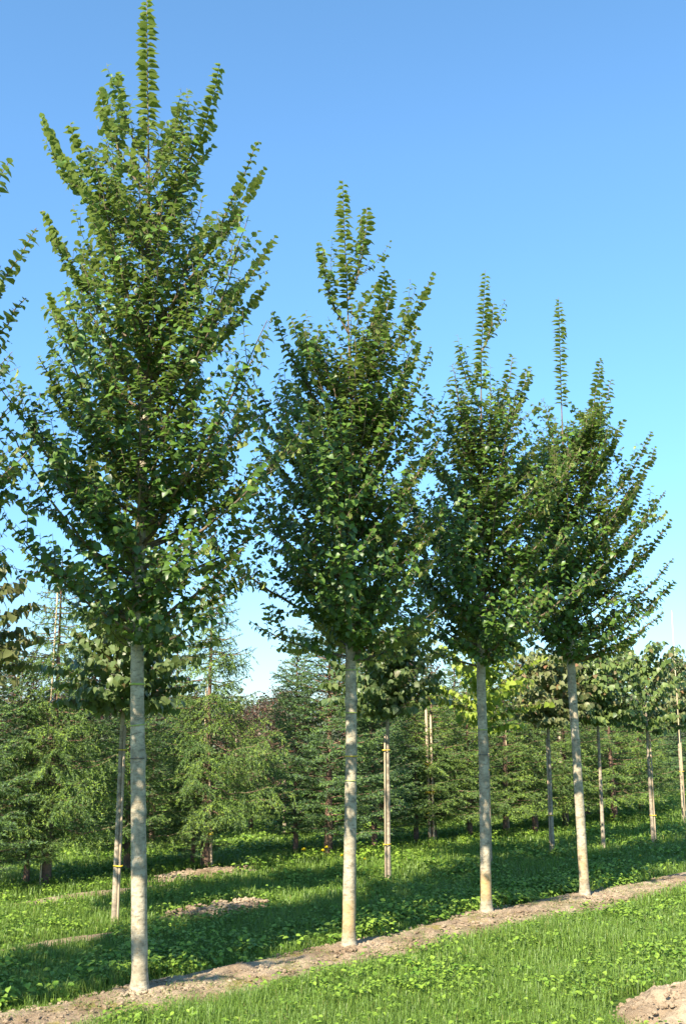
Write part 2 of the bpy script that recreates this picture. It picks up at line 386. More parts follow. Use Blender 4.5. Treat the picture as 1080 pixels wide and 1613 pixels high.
# ------------------------------------------------------------------ broadleaf trees of the front row
UP = np.array([0, 0, 1.0])
def bez(a, c, b, n):
    t = np.linspace(0, 1, n)[:, None]; return (1 - t) ** 2 * a + 2 * t * (1 - t) * c + t * t * b
class Leaves:
    def __init__(s): s.P = []; s.X = []; s.Z = []; s.S = []; s.T = []; s.R = []
    def shoot(s, P, size, t0=0., gap=.034, young=0., flat=.5, jit=.28, hang=.28, twist=0.):
        """two ranks of leaves along polyline P"""
        seg = np.linalg.norm(np.diff(P, axis=0), axis=1); L = np.concatenate([[0], np.cumsum(seg)]); tot = L[-1]
        if tot < 1e-3: return
        n = max(1, int(tot * (1 - t0) / gap)); q = t0 * tot + (np.arange(n) + .5 + rng.uniform(-.42, .42, n) * (.5 if flat > .75 else 1)) * (tot * (1 - t0) / n)
        pos = np.stack([np.interp(q, L, P[:, k_]) for k_ in range(3)], 1)
        T = np.gradient(P, axis=0); T /= np.linalg.norm(T, axis=1)[:, None] + 1e-9
        D = np.stack([np.interp(q, L, T[:, k_]) for k_ in range(3)], 1); D /= np.linalg.norm(D, axis=1)[:, None]
        side = np.cross(D, UP + rng.normal(0, .05, 3)); ln = np.linalg.norm(side, axis=1)[:, None]
        s0 = np.array([math.cos(s.az), math.sin(s.az), 0]) if hasattr(s, 'az') else np.array([1., 0, 0])
        side = np.where(ln > .35, side / (ln + 1e-9), s0 - (D @ s0)[:, None] * D)
        side /= np.linalg.norm(side, axis=1)[:, None]
        if twist: side = side * math.cos(twist) + np.cross(D, side) * math.sin(twist)
        sg = np.where(np.arange(n) % 2 == 0, 1., -1.)[:, None]
        fr = q / tot
        ang = rng.uniform(.35, .75, n)[:, None]
        X = side * sg * np.cos(ang) + D * np.sin(ang) + rng.normal(0, jit, (n, 3))
        outw = pos * np.array([1, 1, 0]); outw /= np.linalg.norm(outw, axis=1)[:, None] + .15
        hg = hang * rng.uniform(.2, 1.8, n)[:, None]
        X = X - UP * hg * 1.1; Z = D * flat + UP * .7 + outw * hg * 1.6 + rng.normal(0, jit, (n, 3))
        s.P.append(pos); s.X.append(X); s.Z.append(Z)
        tip = np.clip((fr - .9) / .1, 0, 1)
        wv = flat > .75
        s.S.append(size * (rng.uniform(.8, 1.1, n) if wv else 1) * rng.choice([.8, 1.] if wv else [.55, .8, 1., 1.12, 1.25], n, p=[.2, .8] if wv else [.12, .25, .33, .2, .1]) * rng.uniform(.9, 1.1, n) * (1 - (.45 * np.clip((fr - .75) / .25, 0, 1) if wv else .35 * tip)))
        s.T.append(np.clip(young * np.clip((fr - (.8 if flat > .75 else .65)) / (.2 if flat > .75 else .35), 0, 1) + rng.uniform(-.05, .08, n), 0, 1)); s.R.append(rng.uniform(0, 1, n))
    def build(s, name, m, parent, tpl=TPL):
        mb = MB()
        A_ = [np.concatenate(v) for v in (s.P, s.X, s.Z, s.S, s.T, s.R)]; pick = rng.integers(0, 4, len(A_[0]))
        for i_ in range(4):
            t_ = tpl.copy(); t_[:, 2] += (0, -.16, .14, .05)[i_] * t_[:, 0] ** 2 + (0, .3, -.25, .15)[i_] * t_[:, 0] * t_[:, 1]; t_[:, 1] = t_[:, 1] * (1, .86, 1.1, .95)[i_] + (0, .08, -.1, .05)[i_] * t_[:, 0] ** 2
            k_ = pick == i_; add_leaves(mb, *[v[k_] for v in A_], t_)
        return mb.build(name, m, parent)
def grow_limb(parent, lv, base, tip, r0, size, sideden=1., young=.5, sub=True, bare=.25, sag=.12, mat_=None, hang=.3, whip=False):
    base = np.array(base, float); tip = np.array(tip, float); v = tip - base; L = np.linalg.norm(v)
    h = np.array([v[0], v[1], 0.]); hl = np.linalg.norm(h)
    c = base + v * .45 + (h / (hl + 1e-6)) * L * sag * .8 - UP * L * sag * .7
    n = max(6, int(L / .08)); P = bez(base, c, tip, n)
    P[1:] += rng.normal(0, .006, (n - 1, 3)); lv.az = rng.uniform(-.9, .9)
    mb = MB(); rad = r0 * np.linspace(1, .16, n) ** .9; tube(mb, P, rad, 6)
    if whip:
        i1 = int(n * .5); lv.shoot(P[:i1 + 1], size, t0=.2, young=0, hang=hang); [lv.shoot(P[i1:], size * 1.4, young=young, gap=.026, flat=1.2, jit=.13, hang=.16, twist=tw) for tw in (0., .5)]
    else: lv.shoot(P, size, t0=max(.12, bare - .1), young=young, hang=hang)
    T = np.gradient(P, axis=0); T /= np.linalg.norm(T, axis=1)[:, None]
    sp = .085 / sideden; q = bare * L * .7 + rng.uniform(0, .06); sg = 1
    while q < L * (.62 if whip else .86):
        f_ = q / L * (n - 1); i0 = int(f_); p = P[i0] + (P[min(i0 + 1, n - 1)] - P[i0]) * (f_ - i0); D = T[i0]
        sd_ = np.cross(D, UP); sd_ /= np.linalg.norm(sd_) + 1e-9
        th = rng.uniform(-.7, .9); sdir = sd_ * sg * math.cos(th) + np.cross(sd_, D) * math.sin(th)
        a = rng.uniform(.45, 1.0); d = D * math.cos(a) + sdir * math.sin(a)
        l = (.16 + .40 * rng.uniform(.2, 1)) * (1 - .42 * q / L) * min(1, L / .8)
        e = p + d * l + UP * l * .35; cc = p + d * l * .55 - UP * l * .04
        Q = bez(p, cc, e, 6); tube(mb, Q, np.linspace(.0035, .0012, 6), 3)
        lv.shoot(Q, size * .95, t0=.08, young=young * .5, gap=.027, hang=hang)
        if sub and l > .30:
            for f2, s2 in ((.35, 1), (.6, -1)):
                p2 = Q[int(f2 * 5)]; sd2 = np.cross(d, UP) * s2; d2 = d * .6 + sd2 * .7 + UP * rng.uniform(-.1, .35)
                Q2 = bez(p2, p2 + d2 * l * .22, p2 + d2 * l * .42 + UP * .02, 4); tube(mb, Q2, np.linspace(.0025, .001, 4), 3)
                lv.shoot(Q2, size * .9, gap=.032, young=young * .3, hang=hang)
        q += sp * rng.uniform(.7, 1.3); sg = -sg
    return mb.build('branch', mat_ or M_TWIG, parent)

def trunk_mesh(parent, P, r, knots=(), lichen=None, m=None, k=20, name='trunk', split=0):
    """P: polyline in tree space; knots: (height, size, angle)"""
    P = np.array(P, float)
    z = np.arange(P[0, 2], P[-1, 2], .025); z = np.append(z, P[-1, 2])
    Q = np.stack([np.interp(z, P[:, 2], P[:, 0]), np.interp(z, P[:, 2], P[:, 1]), z], 1)
    ker = np.ones(15) / 15
    for c_ in (0, 1):
        pad = np.concatenate([np.full(7, Q[0, c_]), Q[:, c_], np.full(7, Q[-1, c_])]); Q[:, c_] = np.convolve(pad, ker, 'valid')
    rr = np.interp(z, [a for a, b in r], [b for a, b in r])
    off = rng.uniform(0, 50)
    def radf(PP, a):
        o = np.ones((len(PP), len(a)))
        for i_, zz in enumerate(PP[:, 2]):
            for j_, aa in enumerate(a):
                o[i_, j_] += .16 * math.exp(-max(0, zz - .02) / .035) * (1 + .5 * math.cos(3 * aa + off)) * (k > 12) + .07 * mn.noise(Vector((math.cos(aa) * .7, math.sin(aa) * .7, zz * 2.2 + off))) + .035 * mn.noise(Vector((math.cos(aa) * 2, math.sin(aa) * 2, zz * 11 + off)))
                for (kz, ks, ka) in knots:
                    da = (aa - ka + PI) % (2 * PI) - PI
                    o[i_, j_] += ks * math.exp(-(zz - kz) ** 2 / .0016 - da * da / .5)
        return o
    tone = np.zeros(len(z))
    if lichen: tone = lichen[2] * np.clip(1 - np.abs(z - lichen[0]) / lichen[1], 0, 1) ** .5
    if split:
        iu = int(np.searchsorted(Q[:, 2], split)); mu = MB(); tube(mu, Q[iu:], rr[iu:], 8); mu.build('leader', M_TWIG, parent)
        QF = Q; Q, rr, z, tone = Q[:iu + 1], rr[:iu + 1], z[:iu + 1], tone[:iu + 1]
    mb = MB(); tube(mb, Q, rr, k, tone=tone, radf=radf)
    # dark scar patches on the knots
    B = mb.B[0].copy(); a = np.arange(k) / k * 2 * PI
    for (kz, ks, ka) in knots:
        da = (a - ka + PI) % (2 * PI) - PI
        w_ = np.exp(-((z[:, None] - kz + .012) ** 2) / .0006 - (da ** 2)[None] / .22)
        B[:len(z) * k] = np.maximum(B[:len(z) * k], (w_ * min(1, abs(ks) * 4)).ravel())
    mb.B[0] = B
    return mb.build(name, m or M_BARK, parent), (QF if split else Q)
def band(parent, Q, z, r, m, h=.012, extra=None, name='tie', tilt=.0):
    c = np.array([np.interp(z, Q[:, 2], Q[:, 0]), np.interp(z, Q[:, 2], Q[:, 1]), z]); mb = MB(); k = 28; V = []
    for (dz, dr) in ((-h / 2, 0), (-h / 2, .003), (h / 2, .003), (h / 2, 0)):
        for j_ in range(k):
            a = j_ / k * 2 * PI; x, y = (r + dr) * math.cos(a), (r + dr) * math.sin(a)
            if extra is not None:      # loop stretched around the stake as well
                ex, ey, er = extra; dd = math.hypot(ex, ey); pr = (math.cos(a) * ex + math.sin(a) * ey) / dd
                if pr > 0: x += ex * pr ** .7 * 1.0; y += ey * pr ** .7 * 1.0
            V.append((c[0] + x, c[1] + y, z + dz + tilt * x))
    T4 = [(i_ * k + j_, i_ * k + (j_ + 1) % k, ((i_ + 1) % 4) * k + (j_ + 1) % k, ((i_ + 1) % 4) * k + j_) for i_ in range(4) for j_ in range(k)]
    mb.add(V, None, T4); return mb.build(name, m, parent)

def elm(base, axis_px, shoots, label, nl=44, rmax=.92, z0=2.3, seed=1, r0=.056, knots=(), lichen=None, ties=(), size=.062, group='elms of the front row', free_axis=None, keep=None):
    global rng; rng = np.random.default_rng(seed)
    root = empty('elm_tree', (base.x, base.y, gz(base.x, base.y) + .02), label, 'tree', group)
    Y = base.y; bp = Vector(root.location)
    if free_axis is None:
        A = [at(px, py, Y) - bp for px, py in axis_px]; A[0].z = -.05
    else: A = [Vector(a) for a in free_axis]
    A = np.array([tuple(a) for a in A]); H = A[-1, 2]
    tr, Q = trunk_mesh(root, A, [(-.05, r0 * 1.22), (.12, r0 * 1.02), (z0, r0 * .86), (z0 + 1.2, r0 * .56), (H - 1.9, .013), (H - 1.3, .006), (H, .002)], knots, lichen, split=z0 + 1.9)
    for (zt, m_, h_, tl) in ties: band(root, Q, zt, np.interp(zt, [0, z0], [r0 * 1.06, r0 * .9]) + .0015, m_, h_, tilt=tl)
    def ax(z): return np.array([np.interp(z, Q[:, 2], Q[:, 0]), np.interp(z, Q[:, 2], Q[:, 1]), z])
    lv = Leaves()
    # leader: leaves on its last 1.4 m
    top = Q[Q[:, 2] > H - 1.35]; lv.az = 0.0
    for tw in (0., .55): lv.shoot(top[::4], size * 1.5, young=.9, gap=.025, flat=1.7, jit=.12, hang=.14, twist=tw)
    # shoots with a tip read off the tree's outline; depth spread round the trunk
    for (px, py, dy, k_) in shoots:
        t_ = at(px, py, Y + dy) - bp; t_ = np.array(tuple(t_)); hr = math.hypot(t_[0] - ax(t_[2] if t_[2] < H else H)[0], t_[1])
        zb = max(z0 + .03, t_[2] - hr * k_ - .25); grow_limb(root, lv, ax(zb), t_, .008 + .010 * (1 - (zb - z0) / (H - z0)), size, young=.85, whip=True)
    # limbs all round, longest low in the crown
    ga = rng.uniform(0, 6.28)
    nl = int(nl * 1.28)
    for q in range(nl):
        f_ = (q + .5) / nl; zb = z0 + (H - 1.95 - z0) * f_ ** .95
        ga += 2.4 + rng.normal(0, .25)
        prof = np.interp(f_, [0, .07, .32, .52, .75, 1], [.90, 1.18, 1.12, .76, .46, .22])
        rad = rmax * prof * (rng.uniform(.62, 1.18) if mn.noise(Vector((math.cos(ga) * 1.3 + seed, math.sin(ga) * 1.3, zb * 1.5))) > -.12 else rng.uniform(.4, .65)); rise = rad * np.interp(f_, [0, .1, .3, .5, 1], [.36, .52, .8, 1.2, 2.0]) * rng.uniform(.8, 1.25)
        b = ax(zb); tp = b + np.array([math.cos(ga) * rad, math.sin(ga) * rad, rise])
        if keep and not keep(tp + np.array(tuple(bp))): continue
        grow_limb(root, lv, b, tp, (.007 + .009 * (1 - f_)) * (.75 if f_ < .08 else 1), size, young=.35 + .4 * f_, bare=.12, hang=.55 - .4 * f_)
        if f_ < .16:
            g3 = ga + 2.9; r3 = rng.uniform(.3, .5); b3 = ax(zb + .02)
            grow_limb(root, lv, b3, b3 + np.array([math.cos(g3) * r3, math.sin(g3) * r3, r3 * .35]), .006, size, young=.1, bare=.05, hang=.9)
        if f_ < .8 and q % 2:                      # short inner spur fills the middle
            g2 = ga + rng.uniform(1, 5); r2 = rad * .5
            grow_limb(root, lv, ax(zb + .03), ax(zb + .03) + np.array([math.cos(g2) * r2, math.sin(g2) * r2, r2 * .8]), .006, size, young=.1, bare=.1, hang=.6 - .4 * f_)
    lv.build('foliage', M_LEAF, root)
    return root

E1 = elm(ELM[0], [(221, 1565), (218, 1300), (216, 1040), (227, 700), (235, 300), (231, -12)],
    [(66, 183, .3, 1.1), (110, 192, -.2, 1.3), (158, 140, .2, 1.7), (183, 116, -.1, 2.0), (284, 162, .1, 2.0), (292, 212, -.3, 1.5), (347, 103, 0, 2.0), (405, 220, -.3, 1.3), (415, 265, .3, 1.1),
     (434, 372, 0, .95), (420, 445, .5, .8), (67, 330, -.1, 1.1), (78, 465, .4, .9), (378, 570, -.6, 1.0), (222, 590, -.85, 1.1), (295, 475, -.6, 1.6), (402, 640, .3, .7), (60, 560, -.5, .7), (85, 700, .5, .6), (400, 740, .2, .5), (60, 860, -.2, .4), (385, 860, -.2, .4)],
    'tallest elm, nearest the camera at left, thin green ties round its pale trunk', nl=50, rmax=1.17, seed=11, r0=.056, z0=2.27,
    knots=[(1.55, .25, PI * 1.1), (1.18, .12, PI * 1.0), (.72, .15, 2.6), (2.05, .1, 4)], ties=[(2.07, M_TIEG, .016, 0), (1.78, M_TIEG, .008, .1), (1.55, M_TIED, .006, 0)])
E2 = elm(ELM[1], [(549, 1495), (553, 1200), (552, 1040), (556, 700), (546, 450), (539, 283)],
    [(577, 328, .1, 3.0), (500, 382, -.1, 2.2), (607, 420, .1, 2.), (683, 430, 0, 1.2), (619, 440, .4, 1.6), (429, 490, -.2, 1.3), (458, 498, .2, 1.3), (678, 547, -.3, 1.2), (660, 538, .4, 1.3), (560, 520, -.6, 2.0), (552, 640, -.8, 1.2),
     (400, 600, -.1, .9), (408, 700, .4, .6), (690, 690, -.4, .8), (395, 790, -.2, .5), (425, 880, .1, .3), (700, 800, .3, .5)],
    'second elm from the left, central, knobbly ring on its upper trunk', nl=50, rmax=1.2, seed=23, r0=.053, z0=2.28,
    knots=[(1.98, .35, PI * .85), (1.97, .30, 5.5), (1.1, .1, 3.5)], lichen=(.24, .17, .6), ties=[(2.24, M_TIEG, .008, 0), (1.88, M_TIEG, .008, 0), (1.52, M_TIE, .010, 0), (1.32, M_TIEG, .006, 0)])
E3 = elm(ELM[2], [(766, 1445), (761, 1200), (757, 1075), (758, 800), (757, 560), (764, 425)],
    [(776, 478, 0, 3.), (722, 545, .1, 1.9), (808, 560, -.1, 1.9), (832, 578, .2, 1.6), (712, 575, -.3, 1.8), (786, 730, -.8, 1.2), (700, 640, .3, 1.2), (668, 700, 0, .9), (650, 800, -.3, .6), (660, 900, .2, .4), (850, 690, .3, 1.), (870, 820, -.5, .6)],
    'third elm of the row, in front of the bright yellow green lime crown', nl=50, rmax=1.12, seed=37, r0=.051, z0=2.30,
    knots=[(1.95, .45, 4.6), (1.62, .1, 4.4)], lichen=(.25, .15, .75), ties=[(1.71, M_TIEG, .010, 0), (1.47, M_TIED, .006, 0)])
E4 = elm(ELM[3], [(921, 1415), (908, 1200), (900, 1080), (893, 880), (884, 650), (879, 468)],
    [(962, 597, .1, 1.6), (945, 618, -.2, 1.6), (981, 660, .1, 1.2), (1026, 680, -.1, 1.0), (1032, 704, .3, 1.), (1030, 788, -.3, .8), (1055, 820, .1, .7), (1060, 880, -.1, .55), (1062, 915, .3, .4), (1045, 965, -.3, .35), (945, 565, .5, 1.9), (1010, 760, .3, .8), (1000, 1010, 0, .15)],
    'rightmost elm with a leaning trunk, shoots spreading against the sky at right', nl=50, rmax=1.12, seed=53, r0=.051, z0=2.42,
    knots=[(1.62, .2, 4.6), (.9, .12, 4.7)], lichen=(.33, .2, .4))
B0 = rowpt(-2.1, 0)
E0 = elm(B0, None, [(57, 360, .1, 1.0), (14, 252, 0, 1.2), (40, 470, .2, .8)], 'elm cut by the left edge, only its branch tips in the frame', nl=50, rmax=1.0, seed=71, free_axis=[(0, 0, -.05), (-.02, 0, 2.3), (-.10, .05, 4.5), (-.20, .02, 6.1)])
B00 = rowpt(-3.85, 0)
E00 = elm(B00, None, [], 'elm outside the left edge of the photo that shades the row', nl=46, rmax=.9, seed=72, free_axis=[(0, 0, -.05), (.02, 0, 2.3), (0, .05, 4.5), (.03, .02, 7.0)])

# ------------------------------------------------------------------ staked young limes of the second row
def make_lime(base_px, label, m_leaf, H=2.9, zc=1.75, rad=.5, r0=.025, seed=1, stake=(.038, -.02), ties=(.35, 1.25), lean=(0, 0), Yoff=0, n=42, size=.092, cane=0, topcol=None):
    global rng; rng = np.random.default_rng(seed)
    g = ground_at(*base_px); g.z = gz(g.x, g.y) + .01
    root = empty('lime_tree', g, label, 'tree', 'young limes of the second row')
    ax = [(0, 0, -.05), (lean[0] * .5, lean[1] * .5, zc * .6), (lean[0], lean[1], zc), (lean[0] * 1.2 + .03, lean[1], H - .1)]
    tr, Q = trunk_mesh(root, ax, [(-.05, r0 * 1.15), (zc, r0 * .8), (H - .1, .004)], [(rng.uniform(.5, 1.4), .2, 4.5)], None, M_LBARK, k=12)
    def A(z): return np.array([np.interp(z, Q[:, 2], Q[:, 0]), np.interp(z, Q[:, 2], Q[:, 1]), z])
    for zt in ties: band(root, Q, zt, r0 + .004, M_TIE, .012, extra=(stake[0], stake[1], .02) if stake else None)
    lv = Leaves(); ga = rng.uniform(0, 6.28)
    for q in range(n):
        f_ = (q + .5) / n; zb = zc + .02 + (H - zc - .35) * f_; ga += 2.4 + rng.normal(0, .2)
        rr = rad * np.interp(f_, [0, .2, .6, 1], [.8, 1, .8, .3]) * rng.uniform(.8, 1.1); b = A(zb)
        tp = b + np.array([math.cos(ga) * rr, math.sin(ga) * rr, rr * np.interp(f_, [0, .4, 1], [.15, .6, 1.5])])
        L = np.linalg.norm(tp - b); P = bez(b, (b + tp) / 2 + UP * L * .12, tp, 8); mb = MB(); tube(mb, P, np.linspace(.007, .002, 8), 5)
        for i_ in range(1, 8):
            for s_ in (-1, 1):
                d = tp - b; d = d / L; sd_ = np.cross(d, UP) * s_; l = rng.uniform(.12, .26)
                Q2 = bez(P[i_], P[i_] + (d * .4 + sd_ * .6) * l * .6 + UP * .02, P[i_] + (d * .5 + sd_ * .8) * l - UP * l * .12, 4); tube(mb, Q2, .0015, 3)
                hang(lv, Q2, size)
        hang(lv, P, size); mb.build('branch', M_TWIG, root)
    hang(lv, Q[Q[:, 2] > H - .6][::3], size * .9)
    lv.build('foliage', m_leaf, root, TPL_HEART)
    if stake:
        mb = MB(); hs = rng.uniform(1.55, 1.8); sx, sy = stake
        tube(mb, [(sx, sy, -.1), (sx * .95, sy, hs * .5), (sx * .9, sy, hs)], .012, 4, cap=True)
        k = mb.build('stake', M_STAKE); k.location = g; tag(k, 'pale stake of the ' + label, 'stake', 'stakes of the young limes'); k.name = 'wooden_stake'
    return root
def hang(lv, P, size):
    """heart-shaped leaves hanging off polyline P"""
    n = max(2, int(np.linalg.norm(np.diff(P, axis=0), axis=1).sum() / .033)); q = np.linspace(.1, 1, n) * (len(P) - 1); i0 = np.minimum(q.astype(int), len(P) - 2)
    pos = P[i0] + (P[i0 + 1] - P[i0]) * (q - i0)[:, None] + rng.normal(0, .012, (n, 3))
    D = P[-1] - P[0]; D = D / (np.linalg.norm(D) + 1e-9); sd_ = np.cross(D, UP); sd_ /= np.linalg.norm(sd_) + 1e-9
    sg = np.where(np.arange(n) % 2 == 0, 1., -1.)[:, None]
    X = sd_ * sg * .5 + D * .25 - UP * .75 + rng.normal(0, .25, (n, 3))
    out = pos.copy(); out[:, 2] = 0; out /= np.linalg.norm(out, axis=1)[:, None] + .1
    Z = out * .8 + UP * .7 + rng.normal(0, .25, (n, 3))
    lv.P.append(pos); lv.X.append(X); lv.Z.append(Z); lv.S.append(size * rng.uniform(.65, 1.1, n)); lv.T.append(rng.uniform(0, .35, n)); lv.R.append(rng.uniform(0, 1, n))

make_lime((180, 1455), 'lime with dark trunk just left of the nearest elm', M_LIMED, H=2.9, zc=1.85, rad=.72, r0=.026, seed=3, stake=(.038, -.03), ties=(.50, 1.55), lean=(0, 0))
make_lime((612, 1388), 'staked lime with dark green crown right of the second elm', M_LIMED, H=2.9, zc=1.85, rad=.72, r0=.025, seed=4, stake=(-.038, -.03), ties=(.42, 1.50), lean=(0, 0), size=.095)
make_lime((769, 1368), 'bright yellow green lime behind the third elm', M_LIMEY, H=2.9, zc=1.65, rad=.78, r0=.024, seed=5, stake=(.038, 0), ties=(1.2,), lean=(0, 0), n=24)
make_lime((870, 1345), 'purplish brown tinted lime left of the rightmost elm', M_LIMER, H=2.8, zc=1.75, rad=.62, r0=.026, seed=6, stake=(-.038, -.02), ties=(.52,), lean=(0, 0))
make_lime((950, 1338), 'slim lime without a stake just right of the rightmost elm trunk', M_LIME, H=2.75, zc=1.75, rad=.7, r0=.026, seed=8, stake=None, ties=(), lean=(0, 0))
make_lime((1028, 1330), 'lime with broad olive green crown near the right edge', M_LIME, H=3.0, zc=1.6, rad=.82, r0=.026, seed=9, stake=(.038, -.02), ties=(.42,), lean=(0, 0), n=24)
make_lime((1076, 1292), 'small reddish leaved lime touching the right edge', M_LIMER, H=3.1, zc=1.75, rad=.60, r0=.026, seed=10, stake=(.038, 0), ties=(.9,), lean=(0, 0))
g = rowpt(-1.0, 0); 
make_lime((-125, 1505), 'brownish lime whose leaves just enter at the left edge', M_LIMER, H=3.15, zc=2.0, rad=.75, r0=.026, seed=12, stake=None, ties=())

# ------------------------------------------------------------------ conifers
def add_needles(mb, A, B, n, ln, wd, tone, rnd, droop=0.):
    """needles round every segment A[i]->B[i]"""
    A = np.repeat(A, n, 0); B = np.repeat(B, n, 0); m_ = len(A)
    t = rng.uniform(0, 1, (m_, 1)); p = A + (B - A) * t; D = B - A; D /= np.linalg.norm(D, axis=1)[:, None] + 1e-9
    u = rng.normal(0, 1, (m_, 3)); u -= (u * D).sum(1)[:, None] * D; u /= np.linalg.norm(u, axis=1)[:, None]
    d = D * .75 + u * .75; d[:, 2] -= droop; d /= np.linalg.norm(d, axis=1)[:, None]
    L = ln * rng.uniform(.7, 1.2, (m_, 1)); s = np.cross(d, rng.normal(0, 1, (m_, 3))); s /= np.linalg.norm(s, axis=1)[:, None]
    V = np.stack([p - s * wd * .5, p + s * wd * .5, p + d * L], 1).reshape(-1, 3)
    mb.add(V, np.arange(m_ * 3).reshape(-1, 3), None, np.repeat(np.repeat(tone, n), 3), np.repeat(np.repeat(rnd, n), 3))
def make_conifer(seed, H, rad, z0, m_, droop, rise, wh=.16, r0=.05, pend=.15, den=1., nl=.036):
    global rng; rng = np.random.default_rng(seed)
    root = empty('conifer', (0, 0, -50), '-', 'conifer', 'conifers behind the limes')
    tr, Q = trunk_mesh(root, [(0, 0, -.05), (.03, 0, H * .5), (0, 0, H)], [(-.05, r0 * 1.2), (H * .5, r0 * .55), (H, .004)], (), None, M_CBARK, k=10)
    fm = MB(); bm = MB(); z = z0; SA, SB, TO, RN = [], [], [], []
    def seg(P, tone, rnd_):
        for a, b in zip(P[:-1], P[1:]): SA.append(a); SB.append(b); TO.append(tone); RN.append(rnd_)
    while z < H - .12:
        f_ = (z - z0) / (H - z0); L0 = rad * np.interp(f_, [0, .12, .5, 1], [.85, 1., .68, .10]); nb = 6 if f_ < .8 else 5; a0 = rng.uniform(0, 6.28)
        for b_ in range(nb):
            a = a0 + b_ / nb * 2 * PI + rng.normal(0, .25); L = L0 * rng.uniform(.6, 1.15); zz = z + rng.uniform(-.06, .06); h = np.array([math.cos(a), math.sin(a), 0])
            n = max(4, int(L / .10)); t = np.linspace(0, 1, n)[:, None]
            rs = rise * np.interp(f_, [0, 1], [.4, 1.6]); P = np.array([0, 0, zz]) + h * L * t + UP * (rs * L * t - droop * L * np.sin(t * PI) * .6 + droop * .35 * L * t ** 3)
            P[1:] += rng.normal(0, .012, (n - 1, 3)); tube(bm, P, np.linspace(.009, .002, n), 4); rb = rng.uniform(0, 1)
            seg(P[n // 3:], rng.uniform(0, .3), rb)
            sp = .062 / den; q = L * .26; sg = 1; sd_ = np.cross(h, UP)
            while q < L * .98:
                i_ = min(int(q / L * (n - 1)), n - 1); l = (L * .36 * (1 - .75 * q / L) + .06) * rng.uniform(.6, 1.15); d = h * .62 + sd_ * sg * .78 + UP * rng.uniform(-.05, .12)
                Q2 = bez(P[i_], P[i_] + d * l * .55, P[i_] + d * l - UP * l * pend * rng.uniform(.4, 1.6), 4)
                young = .55 if rng.uniform() < .25 else 0
                seg(Q2, rng.uniform(0, .25), np.clip(rb + rng.normal(0, .15), 0, 1)); SA.append(Q2[-1]); SB.append(Q2[-1] + (Q2[-1] - Q2[-2]) * .6); TO.append(.35 + young * .5); RN.append(rb)
                if l > .16:
                    for k_ in (1, 2):
                        for s2 in (-1, 1):
                            d2 = (Q2[k_ + 1] - Q2[k_]); d2 /= np.linalg.norm(d2) + 1e-9; sp2 = np.cross(d2, UP) * s2; l2 = l * .38
                            e2 = Q2[k_] + (d2 * .6 + sp2 * .7 - UP * pend * rng.uniform(0, 1.8)) * l2; SA.append(Q2[k_]); SB.append(e2); TO.append(rng.uniform(0, .4)); RN.append(rb)
                q += sp * rng.uniform(.7, 1.3); sg = -sg
        z += wh * (1 - .35 * f_) * rng.uniform(.8, 1.2)
    SA.append(np.array([0, 0, H - .35])); SB.append(np.array([0, 0, H + .05])); TO.append(.4); RN.append(.5)
    SA, SB, TO, RN = np.array(SA), np.array(SB), np.array(TO), np.array(RN); ln = np.linalg.norm(SB - SA, axis=1)
    for lo, hi, n in ((0, .05, 5), (.05, .09, 9), (.09, .15, 14), (.15, 9, 26)):
        k_ = (ln >= lo) & (ln < hi)
        if k_.any(): add_needles(fm, SA[k_], SB[k_], int(n * 1.2), nl, .009, TO[k_], RN[k_])
    bm.build('branches', M_CBARK, root); fm.build('foliage', m_, root, smooth=False)
    return root
C_A = make_conifer(101, 3.9, 1.22, .72, M_NEEDLE, .12, .05, pend=.60, wh=.18, r0=.06)           # open, drooping twigs
C_B = make_conifer(102, 3.5, 1.15, .30, M_NEEDLEB, .02, .30, pend=.12, wh=.15, den=1.1)   # dense spruce
C_C = make_conifer(103, 3.0, 1.10, .45, M_NEEDLE, .06, .12, pend=.30, wh=.14)
protos = {'a': C_A, 'b': C_B, 'c': C_C}
used = set()
def conifer(kind, px, py, H, label, rz=0, wide=1., thick=None):
    src = protos[kind]; h0 = {'a': 3.9, 'b': 3.5, 'c': 3.0}[kind]; g = ground_at(px, py); g.z = gz(g.x, g.y); s = H / h0; sc = (s * wide, s * wide, s)
    if kind not in used:
        used.add(kind); src.location = g; src.rotation_euler = (0, 0, rz); src.scale = sc; src['label'] = label; return src
    return copy_tree(src, g, rz, sc, label)
conifer('a', 71, 1396, 3.75, 'tall drooping conifer at far left with a long bare reddish trunk showing through', .3, .95)
conifer('c', 41, 1397, 2.2, 'small conifer with thin stem at the left edge in front of the tall drooping one', 2.0, .9)
conifer('a', 325, 1368, 3.95, 'tall drooping conifer staked on an earth mound right of the nearest elm', 2.2, .92)
conifer('b', 303, 1366, 2.3, 'lower conifer standing just behind the mound conifer', .4, .9)
conifer('b', 517, 1349, 3.75, 'dense spruce left of the second elm beside yellow flowers', 1.1, 1.)
conifer('b', 466, 1345, 3.2, 'blue green spruce with a thin leaning spire in the gap between first and second elms', 3.4, .75)
conifer('c', 655, 1330, 2.3, 'squat conifer left of the pair of tall stakes', .8, 1.)
conifer('c', 683, 1327, 2.75, 'conifer growing round the pair of tall pale stakes', 4.0, 1.05)
conifer('b', 590, 1338, 2.9, 'dark spruce behind the round crowned staked lime', 2.6, .95)
conifer('c', 797, 1314, 2.9, 'conifer just right of the third elm', 5.2, 1.1)
conifer('c', 740, 1322, 2.5, 'conifer hidden behind the third elm', 1.9, 1.)
conifer('c', 890, 1303, 2.9, 'conifer left of the rightmost elm trunk', .2, 1.1)
conifer('a', 843, 1308, 2.8, 'conifer behind the brown tinted lime', 3., 1.1)
conifer('c', 968, 1296, 3.0, 'conifer with a dark stem between the two right limes', 2.9, 1.15)
